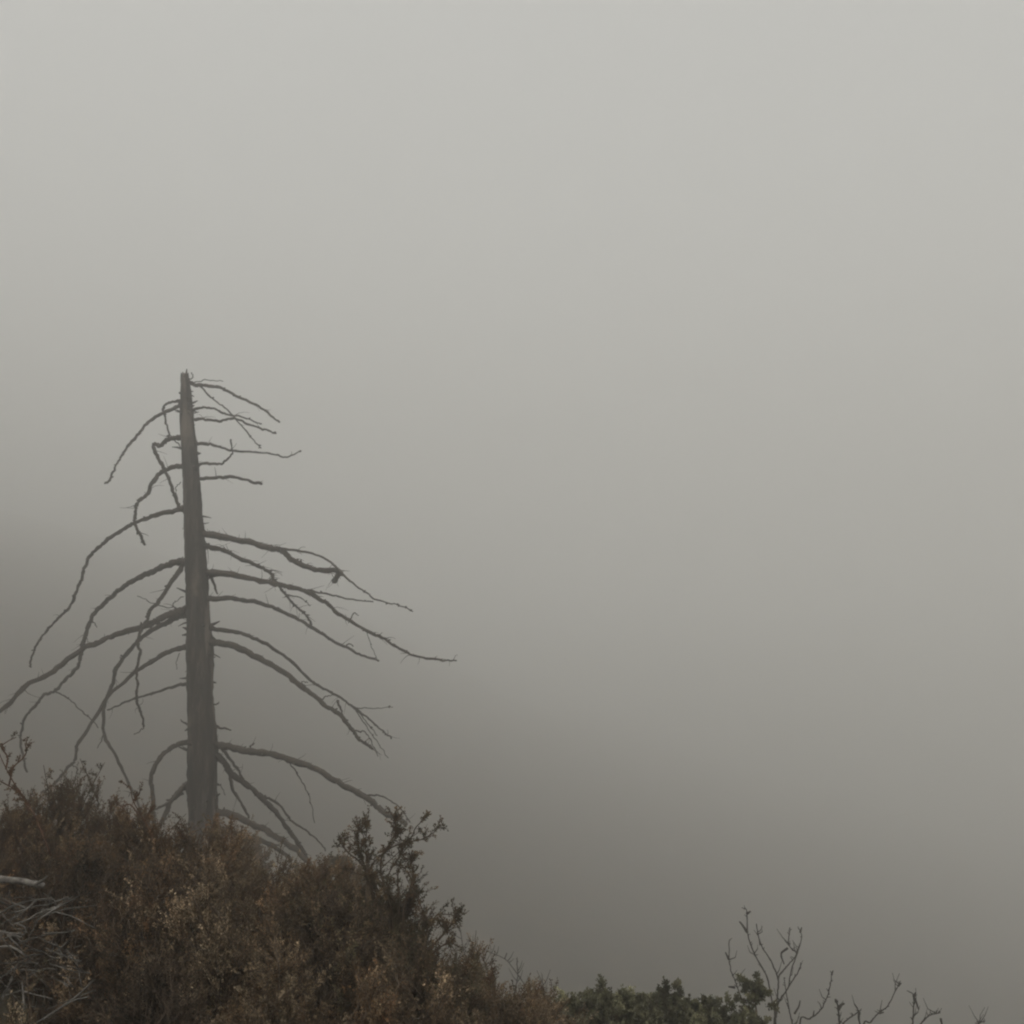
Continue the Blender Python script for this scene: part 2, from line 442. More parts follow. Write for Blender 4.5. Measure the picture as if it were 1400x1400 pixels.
LIMBS = [
    # pts, r0, r1, k, off, fuzz, subs[(pts, r0, r1)]
    ([(247, 548), (238, 549), (228, 552), (223, 560), (226, 573), (231, 590), (232, 597)], 2.4, 1.3, .5, 0, 3, []),
    ([(247, 554), (232, 560), (215, 569), (203, 577), (193, 589), (182, 602), (172, 614), (163, 628), (155, 645), (148, 658), (143, 661)], 2.7, 1.3, -.4, 0, 3, []),
    ([(250, 598), (238, 599), (228, 602), (218, 609), (210, 608), (214, 620), (222, 637), (230, 654), (238, 675), (244, 692), (247, 697)], 3.6, 2, .6, 0, 5,
     [([(244, 690), (242, 680), (240, 668), (246, 660)], 1, .6), ([(236, 600), (243, 606), (247, 611)], 1.2, .7)]),
    ([(250, 637), (238, 638), (226, 643), (215, 651), (207, 663), (202, 674), (192, 684), (186, 693), (185, 707), (184, 716), (189, 726), (195, 738), (198, 745)], 3.6, 1.8, -.5, 0, 4, []),
    ([(250, 696), (235, 699), (215, 704), (200, 709), (183, 715), (165, 726), (145, 739), (132, 750), (122, 762), (115, 777), (110, 795), (103, 813), (95, 829), (82, 843), (68, 857), (57, 871), (47, 888), (41, 903), (41, 912)], 3.4, 1.2, -.3, 0, 2, []),
    ([(254, 768), (240, 769), (222, 775), (205, 782), (185, 793), (167, 803), (150, 818), (135, 832), (125, 845), (118, 865), (113, 880), (110, 895), (107, 910), (97, 922), (85, 934), (75, 945), (60, 950), (50, 963), (35, 980), (30, 1000), (28, 1015), (32, 1035), (37, 1055)], 4.2, 1.5, .35, 0, 4,
     [([(75, 945), (90, 953), (105, 966), (122, 981), (135, 995)], 1.3, .7), ([(124, 848), (130, 853), (132, 858)], 1, .6)]),
    ([(252, 768), (246, 779), (231, 801), (216, 824), (204, 834), (202, 846), (192, 863), (188, 878), (191, 896), (186, 917), (188, 938), (187, 959), (193, 977), (197, 993)], 3.4, 1.3, -.7, 0, 4,
     [([(197, 993), (191, 999), (183, 1005)], 1, .6)]),
    ([(256, 833), (243, 837), (228, 842), (212, 850), (195, 857), (162, 866), (132, 879), (111, 888), (72, 918), (39, 935), (18, 956), (0, 971), (-28, 988), (-60, 1012)], 5.6, 2.4, -.45, 0, 20,
     [([(250, 832), (232, 830), (210, 825), (188, 815)], 1, .5), ([(246, 836), (236, 826), (251, 816)], .9, .5)]),
    ([(255, 840), (238, 846), (222, 854), (195, 870), (177, 890), (159, 914), (153, 938), (142, 965), (142, 1001), (156, 1031), (174, 1067), (192, 1103), (205, 1130)], 4, 1.7, .5, 0, 3,
     [([(142, 1001), (139, 1012), (133, 1023)], 1.2, .6), ([(174, 1067), (180, 1078), (176, 1090)], 1.2, .6)]),
    ([(255, 884), (231, 891), (207, 905), (180, 923), (150, 950), (132, 977), (108, 1016), (102, 1040), (93, 1049), (75, 1071), (57, 1083)], 3.6, 1.5, -.35, 0, 3,
     [([(97, 1046), (104, 1049), (106, 1054)], 1, .6), ([(246, 893), (241, 905), (242, 916)], .7, .4)]),
    ([(255, 935), (235, 939), (210, 948), (185, 955), (160, 965), (147, 971)], 2.5, 1.2, .8, 0, 2, []),
    ([(258, 1014), (240, 1019), (225, 1030), (212, 1047), (207, 1063), (208, 1085), (210, 1105), (211, 1130)], 3.6, 2.6, -.5, 0, 2, []),
    ([(258, 1072), (247, 1080), (235, 1094), (225, 1115), (218, 1130)], 4.6, 2.6, -.9, 0, 4, [([(250, 1085), (230, 1098), (212, 1107), (200, 1116)], 2, 1.3)]),
    # right hand side
    ([(257, 522), (268, 526), (283, 527), (300, 530), (322, 541), (350, 554), (368, 567), (382, 578)], 3.2, 1.2, -.4, 0, 4,
     [([(265, 523), (285, 519), (305, 522)], .9, .5), ([(272, 527), (290, 545), (310, 560), (327, 578), (345, 600), (357, 613)], 1.3, .8), ([(258, 520), (264, 514), (262, 510)], 1.1, .6)]),
    ([(263, 560), (275, 557), (292, 559), (310, 566), (330, 570), (350, 577), (357, 580)], 2.2, 1, .5, 0, 3, []),
    ([(265, 573), (285, 574), (305, 575), (318, 572), (335, 578), (355, 585), (372, 591), (378, 592)], 2.2, 1.1, -.7, 0, 3, []),
    ([(268, 606), (285, 607), (300, 611), (318, 616), (345, 618), (368, 620), (390, 625), (402, 621), (412, 616)], 2.7, .8, .4, 0, 3, []),
    ([(270, 634), (290, 634), (307, 632), (315, 624), (318, 616), (315, 600)], 2.2, 1.1, -.5, 0, 2, []),
    ([(272, 655), (295, 653), (315, 652), (335, 656), (358, 662)], 2.9, 2, .3, 0, 3, []),
    ([(277, 729), (309, 735), (339, 741), (369, 749), (387, 753), (402, 767), (432, 779), (462, 780), (463, 786), (456, 795)], 4.8, 3, -.5, 0, 30,
     [([(384, 750), (417, 755), (447, 765), (474, 791), (498, 809), (516, 821), (543, 827), (565, 836)], 1.8, .7)]),
    ([(280, 746), (306, 753), (336, 767), (360, 777), (372, 786), (375, 794), (387, 809), (402, 827), (417, 839), (426, 854)], 3.7, 1.3, .6, 0, 28,
     [([(393, 813), (411, 818), (424, 828)], 1.1, .6)]),
    ([(283, 783), (312, 785), (342, 791), (372, 797), (396, 803), (420, 809), (441, 822), (468, 842), (498, 860), (522, 872), (543, 885), (567, 896), (600, 902), (624, 903)], 4.9, 1, -.3, 0, 13,
     [([(420, 807), (450, 813), (477, 819), (510, 823)], 1.8, .8), ([(478, 848), (484, 839), (490, 841)], 1.1, .6), ([(500, 862), (506, 880), (516, 901)], .6, .4), ([(285, 785), (292, 797), (297, 812)], 2.2, 1.4)]),
    ([(284, 819), (312, 818), (342, 822), (372, 830), (399, 842), (426, 857), (450, 873), (474, 885), (495, 896), (518, 903)], 3.8, 1.6, .4, 0, 6, [([(472, 884), (478, 880), (483, 884)], 1.3, .7)]),
    ([(286, 860), (318, 863), (342, 870), (369, 884), (396, 902), (420, 926), (438, 939), (465, 953), (480, 965), (501, 980), (522, 998), (535, 1010)], 3.1, 1.1, .45, 0, 4,
     [([(483, 968), (507, 968), (537, 967)], .8, .5), ([(486, 971), (504, 998), (519, 1019), (531, 1037)], .9, .5), ([(465, 953), (488, 972), (505, 992), (516, 1006)], 1.2, .6)]),
    ([(286, 878), (312, 881), (342, 893), (369, 908), (396, 926), (420, 945), (444, 963), (462, 975), (480, 995), (486, 1005), (498, 1016), (510, 1024)], 5.2, 1.6, -.4, 0, 10,
     [([(462, 957), (466, 972), (474, 986), (484, 1002)], 1.6, .9), ([(484, 1000), (500, 1001), (508, 1014), (517, 1034)], 1, .5), ([(418, 940), (412, 932), (422, 934)], .8, .5), ([(440, 958), (446, 952), (456, 951)], .9, .5)]),
    ([(288, 992), (303, 995), (316, 998)], 3.2, 1, -.5, 0, 0, []),
    ([(293, 1018), (310, 1021), (330, 1025), (360, 1029), (390, 1037), (420, 1047), (450, 1061), (474, 1076), (504, 1092), (520, 1107), (541, 1118), (556, 1128)], 5.2, 3, -.45, 0, 12,
     [([(390, 1038), (405, 1055), (417, 1076), (424, 1092), (430, 1125)], 1, .5), ([(502, 1088), (520, 1088), (541, 1100), (562, 1124)], 1.3, .7), ([(340, 1027), (343, 1020), (348, 1016)], 1.2, .8)]),
    ([(290, 1028), (307, 1043), (316, 1058), (334, 1070), (352, 1085), (373, 1106), (391, 1130), (406, 1151), (418, 1172), (432, 1190)], 4.6, 2.8, .4, 0, 14,
     [([(361, 1088), (382, 1100), (397, 1121), (415, 1133), (433, 1148), (445, 1163)], 2.1, .9), ([(314, 1058), (319, 1079), (329, 1097), (341, 1118)], 2.4, 1.6), ([(303, 1024), (316, 1040), (325, 1052), (333, 1066)], 2.2, 1.5),
      ([(302, 1072), (306, 1082), (308, 1088)], .7, .4)]),
    ([(294, 1110), (319, 1115), (346, 1127), (370, 1139), (394, 1154), (418, 1175), (433, 1193), (445, 1212)], 5.4, 3, -.5, 0, 4, []),
    ([(296, 1133), (325, 1139), (355, 1149), (379, 1160), (400, 1176)], 4.6, 2.6, .5, 0, 5, [([(352, 1150), (365, 1150), (384, 1158)], 1.4, .8)]),
    ([(259, 991), (252, 988), (247, 984)], 2, .8, .4, 0, 0, []),
    ([(289, 962), (295, 963), (299, 961)], 1.6, .7, -.4, 0, 0, []),
]
for pts, r0, r1, k, off, fz, subs in LIMBS:
    br = build("branch", limb_buf(pts, r0, r1, k, off, fz), M_LIMB, troot)
    x0 = pts[0][0]
    for sp_, a0, a1 in subs:
        lat = abs(sp_[0][0] - x0) * PM
        bt = limb_buf(sp_, a0, a1, k * .8 + random.uniform(-.3, .3), k * lat - .03 * k * lat * lat, 2.0, 5, False)
        build("twig", bt, M_LIMB, br)


# ------------------------------------------------------------------ shrubs
def unit(a):
    return a / (np.linalg.norm(a, axis=-1, keepdims=True) + 1e-9)


def sprigs(buf_leaf, buf_stem, P, D, L, cols, nb=5, nl=15, leaf=(.011, .0035), spread=.55, rr=.010, twig=.0016):
    """plumes: P base, D direction, L length; each with nb side branchlets carrying nl small leaves"""
    n = len(P)
    # branchlets
    t = rng.uniform(.15, 1.0, (n, nb))
    t[:, 0] = .25
    bd = D[:, None, :] + spread * rng.normal(0, 1, (n, nb, 3)) + np.array([0, 0, .25])
    bd[:, 0] = D + .1 * rng.normal(0, 1, (n, 3))
    bd = unit(bd)
    bend = rng.normal(0, .04, (n, 1, 3)) * L[:, None, None]
    bp = P[:, None, :] + D[:, None, :] * (t * L[:, None])[..., None] * .75 + bend * t[..., None] ** 2
    bl = L[:, None] * rng.uniform(.28, .55, (n, nb))
    bl[:, 0] = L * .78
    # leaves
    lt = rng.uniform(.05, 1.02, (n, nb, nl))
    rad = unit(rng.normal(0, 1, (n, nb, nl, 3)))
    lp = bp[:, :, None, :] + bd[:, :, None, :] * (lt * bl[..., None])[..., None] + rad * rr * (1.1 - .6 * lt)[..., None] * rng.uniform(.1, 1, (n, nb, nl, 1))
    ld = unit(bd[:, :, None, :] * .8 + rad * .9 + np.array([0, 0, .15]))
    side = unit(np.cross(ld, unit(rng.normal(0, 1, ld.shape))))
    ll = leaf[0] * rng.uniform(.55, 1.35, (n, nb, nl, 1))
    lw = leaf[1] * rng.uniform(.6, 1.4, (n, nb, nl, 1))
    V = np.stack([lp, lp + ld * ll * .5 + side * lw, lp + ld * ll, lp + ld * ll * .5 - side * lw], axis=-2).reshape(-1, 3)
    Fc = np.arange(len(V)).reshape(-1, 4)
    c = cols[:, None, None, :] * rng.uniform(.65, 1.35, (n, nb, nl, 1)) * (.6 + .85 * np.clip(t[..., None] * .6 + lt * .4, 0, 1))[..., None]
    C = np.repeat(c.reshape(-1, 3), 4, axis=0)
    buf_leaf.add(V, Fc, C)
    # branchlet wood: thin three sided prisms
    e0 = bp.reshape(-1, 3)
    e1 = (bp + bd * bl[..., None]).reshape(-1, 3)
    # plus main axis
    e0 = np.vstack([e0, P]); e1 = np.vstack([e1, P + D * (L * .8)[:, None]])
    prisms(buf_stem, e0, e1, twig, twig * .5)


def prisms(buf, e0, e1, r0, r1):
    d = unit(e1 - e0)
    a = unit(np.cross(d, np.array([.3, .5, .81])))
    b = np.cross(d, a)
    V = []
    for q in range(3):
        an = 2 * math.pi * q / 3
        o = a * math.cos(an) + b * math.sin(an)
        V += [e0 + o * r0, e1 + o * r1]
    V = np.stack(V, 1)
    base_ = np.arange(len(e0))[:, None] * 6
    f = np.concatenate([base_ + np.array([0, 2, 3, 1]), base_ + np.array([2, 4, 5, 3]), base_ + np.array([4, 0, 1, 5])], 0)
    buf.add(V.reshape(-1, 3), f)


PAL = {
    'brown': [(.125, .078, .042), (.095, .058, .032), (.17, .115, .068), (.07, .045, .026)],
    'rust': [(.12, .062, .03), (.085, .045, .022), (.145, .085, .043), (.06, .035, .018)],
    'tan': [(.2, .145, .09), (.16, .11, .065), (.125, .085, .05), (.09, .06, .036)],
    'olive': [(.07, .056, .03), (.05, .041, .023), (.1, .07, .042), (.04, .031, .018)],
    'dark': [(.04, .027, .018), (.03, .021, .014), (.055, .037, .024), (.022, .017, .012)],  # brown leaves darkened to stand for shade in the thicket's hollows
    'green': [(.1, .09, .05), (.062, .057, .033), (.13, .116, .066), (.082, .072, .041)],
}


def palette(kinds, n):
    c = np.array([PAL[k][i] for k in kinds for i in range(4)]) * np.array([.88, .94, .98])
    return c[rng.integers(0, len(c), n)]


def shrub(name, label, px, top, d, rx, ry, kinds, n=650, group=None, stemcol=None, tips=0, sl=(.12, .23), dome=.5, nb=6, nl=24,
          leaf=(.0088, .0023), shell=.55, lump=.2, cat="shrub", rr=.009, up=.55, tilt=0.0, per=11):
    """a bush whose crown top is seen at photo pixel (px, top) at distance d"""
    T = at(px, top, d)
    g = float(gz(T[0], T[1]))
    H = max(.25, T[2] - g)
    root = empty(name, (T[0], T[1], g), label, cat, group)
    if name == "brown_shrub": n = int(n * .8)
    B = np.array([T[0], T[1], g])
    lf, st = Buf(), Buf()
    seed = rng.uniform(0, 100)
    # clumps of sprigs: directions on a dome, pulled in and out by noise
    nc = max(6, n // per)
    cth, crho = rng.uniform(0, 2 * math.pi, nc), np.sqrt(rng.uniform(0, 1, nc))
    cid = rng.integers(0, nc, n)
    cx, cy_ = crho[cid] * np.cos(cth[cid]) + rng.normal(0, .085, n), crho[cid] * np.sin(cth[cid]) + rng.normal(0, .085, n)
    th, rho = np.arctan2(cy_, cx), np.minimum(np.hypot(cx, cy_), 1.12)
    lum = np.array([mnoise.noise(Vector((math.cos(a) * r * 2.6 + seed, math.sin(a) * r * 2.6, seed * .3))) for a, r in zip(th, rho)])
    shellf = np.clip((shell + (1 - shell) * rng.uniform(0, 1, nc) ** .4)[cid] - np.abs(rng.normal(0, .07, n)), .2, 1)
    x = rx * rho * np.cos(th) * (.8 + .2 * shellf)
    y = ry * rho * np.sin(th) * (.8 + .2 * shellf)
    top_h = H * (1 - dome * rho ** 2.2) * (1 + lump * 1.6 * lum)
    z = top_h * shellf
    z = np.minimum(z, H) + tilt * x
    gx = gz(B[0] + x, B[1] + y) - g
    z = np.maximum(z + gx * .6, gx + .05)
    P = B + np.stack([x, y, z], 1)
    D = unit(np.stack([np.cos(th) * rho * (1 - up) * 1.5, np.sin(th) * rho * (1 - up) * 1.5, np.full(n, .75)], 1) + rng.normal(0, .28, (n, 3)))
    L = rng.uniform(*sl, n)
    P = P - D * (L * .6)[:, None]
    cl = palette(kinds, n)
    # colour also drifts in clumps through the crown
    dr = np.array([mnoise.noise(Vector((p[0] * 5 + seed, p[1] * 5, p[2] * 5))) for p in P])
    cl = cl * (1 + .4 * dr)[:, None] * np.exp(rng.normal(0, .3, nc))[cid][:, None]
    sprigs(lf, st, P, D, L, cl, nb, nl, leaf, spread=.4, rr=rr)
    # stems fan out from the base to some of the sprigs
    for i in rng.choice(n, min(n, 70), replace=False):
        b0 = B + np.array([rng.normal(0, .04), rng.normal(0, .04), -.05])
        e = P[i]
        mid = b0 * .5 + e * .5 + np.array([(e[0] - b0[0]) * .12, (e[1] - b0[1]) * .12, -.04 * H]) + rng.normal(0, .02, 3)
        S = spline([b0, mid, e], 4)
        st.tube(S, np.linspace(.009, .003, len(S)), 4)
    # tall leaders standing clear of the crown
    for _ in range(tips):
        i = rng.integers(0, n)
        e = P[i] + D[i] * L[i]
        e2 = e + unit(D[i] + np.array([0, 0, .4]) + rng.normal(0, .25, 3)) * rng.uniform(.05, .13)
        st.tube([P[i], e, e2], [.003, .0024, .0014], 4)
        m = 3
        Q = np.array([e + (e2 - e) * k for k in rng.uniform(.1, .9, m)])
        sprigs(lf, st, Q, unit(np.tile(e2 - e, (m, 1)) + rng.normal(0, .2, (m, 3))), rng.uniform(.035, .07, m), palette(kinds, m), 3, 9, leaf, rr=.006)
    build("stem", st, stemcol or M_STEM, root)
    build("foliage", lf, M_LEAF, root, smooth=False)
    return root


def leafy_sprig(root, pts, d, kinds, dens=38, r=(.006, .002), mat=None, leaf=(.0095, .0028), kd=0.0, name="twig"):
    """a traced twig with small leaves, belonging to an existing shrub"""
    P = np.array([at(x, y, d + kd * i) for i, (x, y) in enumerate(pts)])
    S = spline(P, 5)
    st, lf = Buf(), Buf()
    st.tube(S, np.linspace(r[0], r[1], len(S)), 5, rough=.1)
    tot = np.linalg.norm(np.diff(S, axis=0), axis=1).sum()
    n = max(2, int(dens * tot))
    ii = rng.integers(len(S) // 8, len(S), n)
    ii = np.minimum(ii, len(S) - 2)
    tg = unit(S[ii + 1] - S[ii])
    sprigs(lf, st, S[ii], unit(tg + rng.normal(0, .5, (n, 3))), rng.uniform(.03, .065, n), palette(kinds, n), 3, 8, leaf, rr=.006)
    o = build(name, st, mat or M_STEM, root)
    build("foliage", lf, M_LEAF, o, smooth=False)


G1 = "brown chaparral shrubs on the slope"
# --- back row, left to right along the skyline
s_left = shrub("brown_shrub", "rusty shrub at the left edge with bare reddish twigs above it", 25, 1100, 4.9, .42, .4, ['rust', 'brown'], 620, G1, tips=10)
shrub("brown_shrub", "rust brown shrub forming the highest point of the thicket, left of the dead tree", 110, 1078, 5.1, .42, .4, ['rust', 'brown', 'olive'], 640, G1, tips=14)
s_mid = shrub("brown_shrub", "reddish shrub just left of the trunk foot with crooked twigs on top", 205, 1122, 4.9, .36, .36, ['rust', 'brown'], 560, G1, tips=10)
shrub("brown_shrub", "brown shrub directly below the foot of the dead trunk", 280, 1138, 4.7, .34, .36, ['brown', 'tan', 'rust'], 760, G1, tips=8)
shrub("brown_shrub", "tan feathery shrub right of the trunk foot, under the lowest dead limbs", 355, 1172, 4.5, .36, .36, ['brown', 'tan'], 600, G1, tips=8)
shrub("brown_shrub", "brown shrub left of the tall dark twigged shrub, in the dip of the skyline", 437, 1186, 4.4, .34, .34, ['brown', 'rust'], 860, G1, tips=6, per=8, lump=.1, dome=.3)
s_tall = shrub("brown_shrub", "dark olive shrub with tall twigs jutting up at the right shoulder of the thicket", 528, 1196, 4.1, .27, .3, ['olive', 'brown', 'olive'], 1000, G1, tips=10, dome=.5, per=8, lump=.1)
s_right = shrub("brown_shrub", "dark brown shrub with pointed sprigs where the thicket drops to the right", 590, 1266, 3.95, .25, .3, ['olive', 'brown'], 760, G1, tips=10, dome=.5, per=8, lump=.1)
shrub("brown_shrub", "low brown shrub on the falling right edge, beside the faint misty shrub", 648, 1310, 4.2, .26, .3, ['brown', 'rust', 'olive'], 760, G1, tips=6, dome=.45, per=8, lump=.1)
shrub("brown_shrub", "low brown shrub beside the faded tan shrub, near the lower end of the thicket", 705, 1342, 4.3, .25, .3, ['brown', 'tan', 'rust'], 700, G1, tips=5, dome=.45, per=8, lump=.1)
shrub("brown_shrub", "faded tan shrub at the bottom edge, right against the small green bush", 757, 1368, 4.4, .2, .26, ['tan', 'brown'], 520, G1, tips=4, dome=.45, per=8, lump=.1)
# --- front rows
shrub("brown_shrub", "brown shrub with painted-in shade behind the heap of grey dead twigs", 112, 1175, 4.2, .34, .28, ['rust', 'dark', 'brown', 'dark'], 560, G1, tips=6)
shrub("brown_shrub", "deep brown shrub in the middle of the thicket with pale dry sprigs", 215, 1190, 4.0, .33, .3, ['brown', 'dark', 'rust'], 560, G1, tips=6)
shrub("brown_shrub", "pale tan shrub catching the light in the centre of the thicket", 330, 1200, 3.85, .34, .3, ['tan', 'brown', 'tan'], 620, G1, tips=10)
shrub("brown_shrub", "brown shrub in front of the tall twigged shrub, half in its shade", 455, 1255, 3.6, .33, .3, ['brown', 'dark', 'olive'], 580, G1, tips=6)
shrub("brown_shrub", "warm brown shrub at the bottom edge below the drop of the skyline", 590, 1335, 3.5, .30, .28, ['brown', 'tan'], 520, G1, tips=6)
shrub("brown_shrub", "brown shrub painted shade-dark at the bottom edge right of the grey twig heap", 215, 1345, 3.25, .22, .22, ['dark'], 560, G1, tips=4)
shrub("brown_shrub", "tan tipped shrub at the bottom edge, below the centre of the thicket", 370, 1300, 3.2, .32, .26, ['tan', 'brown'], 560, G1, tips=8)
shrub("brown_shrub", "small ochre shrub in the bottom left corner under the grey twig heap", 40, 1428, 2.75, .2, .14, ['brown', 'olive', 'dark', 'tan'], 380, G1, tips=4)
shrub("brown_shrub", "brown shrub at the bottom edge between the tan tipped and warm brown shrubs", 480, 1345, 3.1, .24, .24, ['brown', 'rust'], 420, G1, tips=4)
shrub("brown_shrub", "brown shrub at the bottom edge in front of the low right end of the thicket", 670, 1385, 3.6, .26, .26, ['brown', 'tan'], 420, G1, tips=4)

# traced leafy twigs breaking the skyline
RD = ['rust']
for pts in ([(70, 1170), (45, 1110), (20, 1072), (8, 1050), (-6, 1020)], [(12, 1075), (18, 1050), (30, 1038), (36, 1028), (34, 1016)], [(8, 1052), (10, 1035), (2, 1022), (10, 1014), (22, 1008)],
            [(40, 1110), (28, 1085), (4, 1070), (-10, 1062)]):
    leafy_sprig(s_left, pts, 4.8, RD, 22, (.0045, .002), M_RED, (.011, .0035))
for pts in ([(215, 1180), (207, 1140), (195, 1118), (182, 1095), (178, 1075)], [(190, 1115), (178, 1100), (165, 1102), (155, 1092)], [(198, 1122), (206, 1108), (212, 1100)], [(182, 1095), (190, 1086), (192, 1078)]):
    leafy_sprig(s_mid, pts, 4.75, RD, 20, (.004, .002), M_RED, (.011, .0035))
DK = ['olive', 'brown']
for pts, dn in (([(522, 1290), (520, 1240), (505, 1195), (500, 1160), (503, 1120)], 60), ([(530, 1280), (520, 1225), (497, 1180), (490, 1150), (490, 1132)], 60), ([(535, 1290), (528, 1230), (520, 1180), (535, 1150), (541, 1135), (540, 1118)], 60),
            ([(500, 1240), (505, 1190), (530, 1162), (555, 1152), (575, 1148), (592, 1139), (603, 1128)], 34), ([(545, 1158), (562, 1145), (568, 1132), (578, 1122)], 34), ([(510, 1230), (497, 1185), (475, 1165), (465, 1150), (470, 1146)], 30),
            ([(548, 1290), (545, 1230), (545, 1190), (560, 1185), (566, 1172)], 40), ([(552, 1290), (552, 1240), (562, 1215), (564, 1200), (560, 1190)], 40), ([(540, 1235), (520, 1205), (490, 1195), (478, 1192)], 30),
            ([(540, 1290), (535, 1240), (530, 1200), (548, 1170), (556, 1160)], 40)):
    leafy_sprig(s_tall, pts, 4.0, DK, dn * 1.5, (.004, .0016), None, (.0095, .0027))
for pts in ([(580, 1290), (585, 1262), (572, 1232), (564, 1205)], [(582, 1275), (598, 1250), (606, 1258)], [(585, 1300), (605, 1278), (618, 1262), (624, 1250)], [(600, 1285), (612, 1270), (607, 1260)], [(590, 1305), (610, 1290), (625, 1292)]):
    leafy_sprig(s_right, pts, 3.9, DK, 90, (.0035, .0016), None, (.0095, .0027))

# --- green bush at the bottom
GG = "dark green bushes at the bottom edge"
for label, px, top, d, rx, n in (
        ("small dark green bush wedged against the faded tan shrub", 795, 1376, 5.2, .26, 480),
        ("wide dark green bush with a scalloped top, left of the single raised green tuft", 858, 1362, 5.3, .36, 800),
        ("dark green bush between the wide scalloped bush and the bare grey stems", 948, 1360, 5.3, .44, 800),
        ("dark green bush with one round tuft raised above it beside the bare stems", 1008, 1370, 5.2, .30, 700)):
    g = shrub("green_bush", label, px, top, d, rx, .3, ['green'], n, GG, sl=(.05, .1), nb=6, nl=22, leaf=(.013, .0045), shell=.6, lump=.08, dome=.16, per=5, rr=.013, cat="bush", up=.8)
    if px == 1008:
        lf, st = Buf(), Buf()
        c = at(1032, 1366, 5.2)
        n2 = 26
        P = c + rng.normal(0, .028, (n2, 3))
        sprigs(lf, st, P, unit(rng.normal(0, .6, (n2, 3)) + np.array([0, 0, .6])), rng.uniform(.04, .07, n2), palette(['green'], n2), 6, 20, (.013, .0045), rr=.012)
        st.tube([c + np.array([0, 0, -.25]), c + np.array([.01, 0, -.1]), c], [.006, .005, .004], 5)
        o = build("stem", st, M_STEM, g); build("foliage", lf, M_LEAF, o, smooth=False)


# ------------------------------------------------------------------ bare shrubs on the right
def bare_shrub(label, stems, d, basepx, group="bare leafless shrubs at the bottom right", mat=None, rs=1.0, fz=5):
    b0 = at(basepx[0], basepx[1], d)
    g = float(gz(b0[0], b0[1]))
    root = empty("bare_shrub", (b0[0], b0[1], g), label, "shrub", group)
    for pts, r0, r1, rooted, sub in stems:
        k = random.uniform(-.05, .05)
        P = np.array([at(x, y, d + k * i) for i, (x, y) in enumerate(pts)])
        if rooted:
            e = P[0] + unit(P[0] - P[1]) * .1
            P = np.vstack([[b0[0] * .6 + P[0, 0] * .4, b0[1], g - .05], [b0[0] * .25 + e[0] * .75, b0[1], g * .4 + e[2] * .6], e, P])
        S = spline(P, 6)
        for i in range(1, len(S)):
            S[i] += np.array([mnoise.noise(Vector((i * .5, pts[0][0], 1))), 0, mnoise.noise(Vector((i * .5, 2, pts[0][1])))]) * .005
        pm = d / F * rs
        b = Buf()
        t = np.linspace(0, 1, len(S))
        rad = (r0 * .85 + (r1 - r0 * .85) * t) * (1 - .45 * t) * .72 * pm * np.array([1 + .35 * max(0, mnoise.noise(Vector((i * .45, pts[0][0] * .1, 5)))) for i in range(len(S))])
        b.tube(S, rad, 6, rough=.12)
        tot = np.linalg.norm(np.diff(S, axis=0), axis=1).sum()
        for _ in range(int(fz * tot) + 1):                             # buds and snapped spurs
            i = random.randint(len(S) // 2, len(S) - 1)
            dd = unit(np.array([random.uniform(-1, 1), random.uniform(-1, 1), random.uniform(.1, 1.2)]))
            b.tube([S[i], S[i] + dd * random.uniform(.012, .035)], [.004, .0022], 4)
        lo_ = 19 if rooted else 3
        for _ in range(random.randint(2, 5)):                          # slender side shoots
            i = random.randint(min(lo_, len(S) - 6), len(S) - 5)
            dd = unit(np.array([random.choice((-1, 1)) * random.uniform(.3, 1), random.uniform(-.8, .8), random.uniform(.5, 1.3)]))
            Ls = random.uniform(.04, .12) * d / 8.4
            b.tube([S[i], S[i] + dd * Ls * .5 + rng.normal(0, .008, 3), S[i] + dd * Ls + np.array([0, 0, Ls * .25])], np.array([.0045, .0033, .0018]) * d / 8.4, 4)
        par = build("stem", b, mat or M_BARE, root)
        for q in sub:
            P2 = np.array([at(x, y, d + k * len(pts) * .6 + .02 * i) for i, (x, y) in enumerate(q)])
            b = Buf(); S2 = spline(P2, 5)
            b.tube(S2, np.linspace(r1 * 1.1, r1 * .6, len(S2)) * pm, 5, rough=.1)
            build("twig", b, mat or M_BARE, par)
    return root


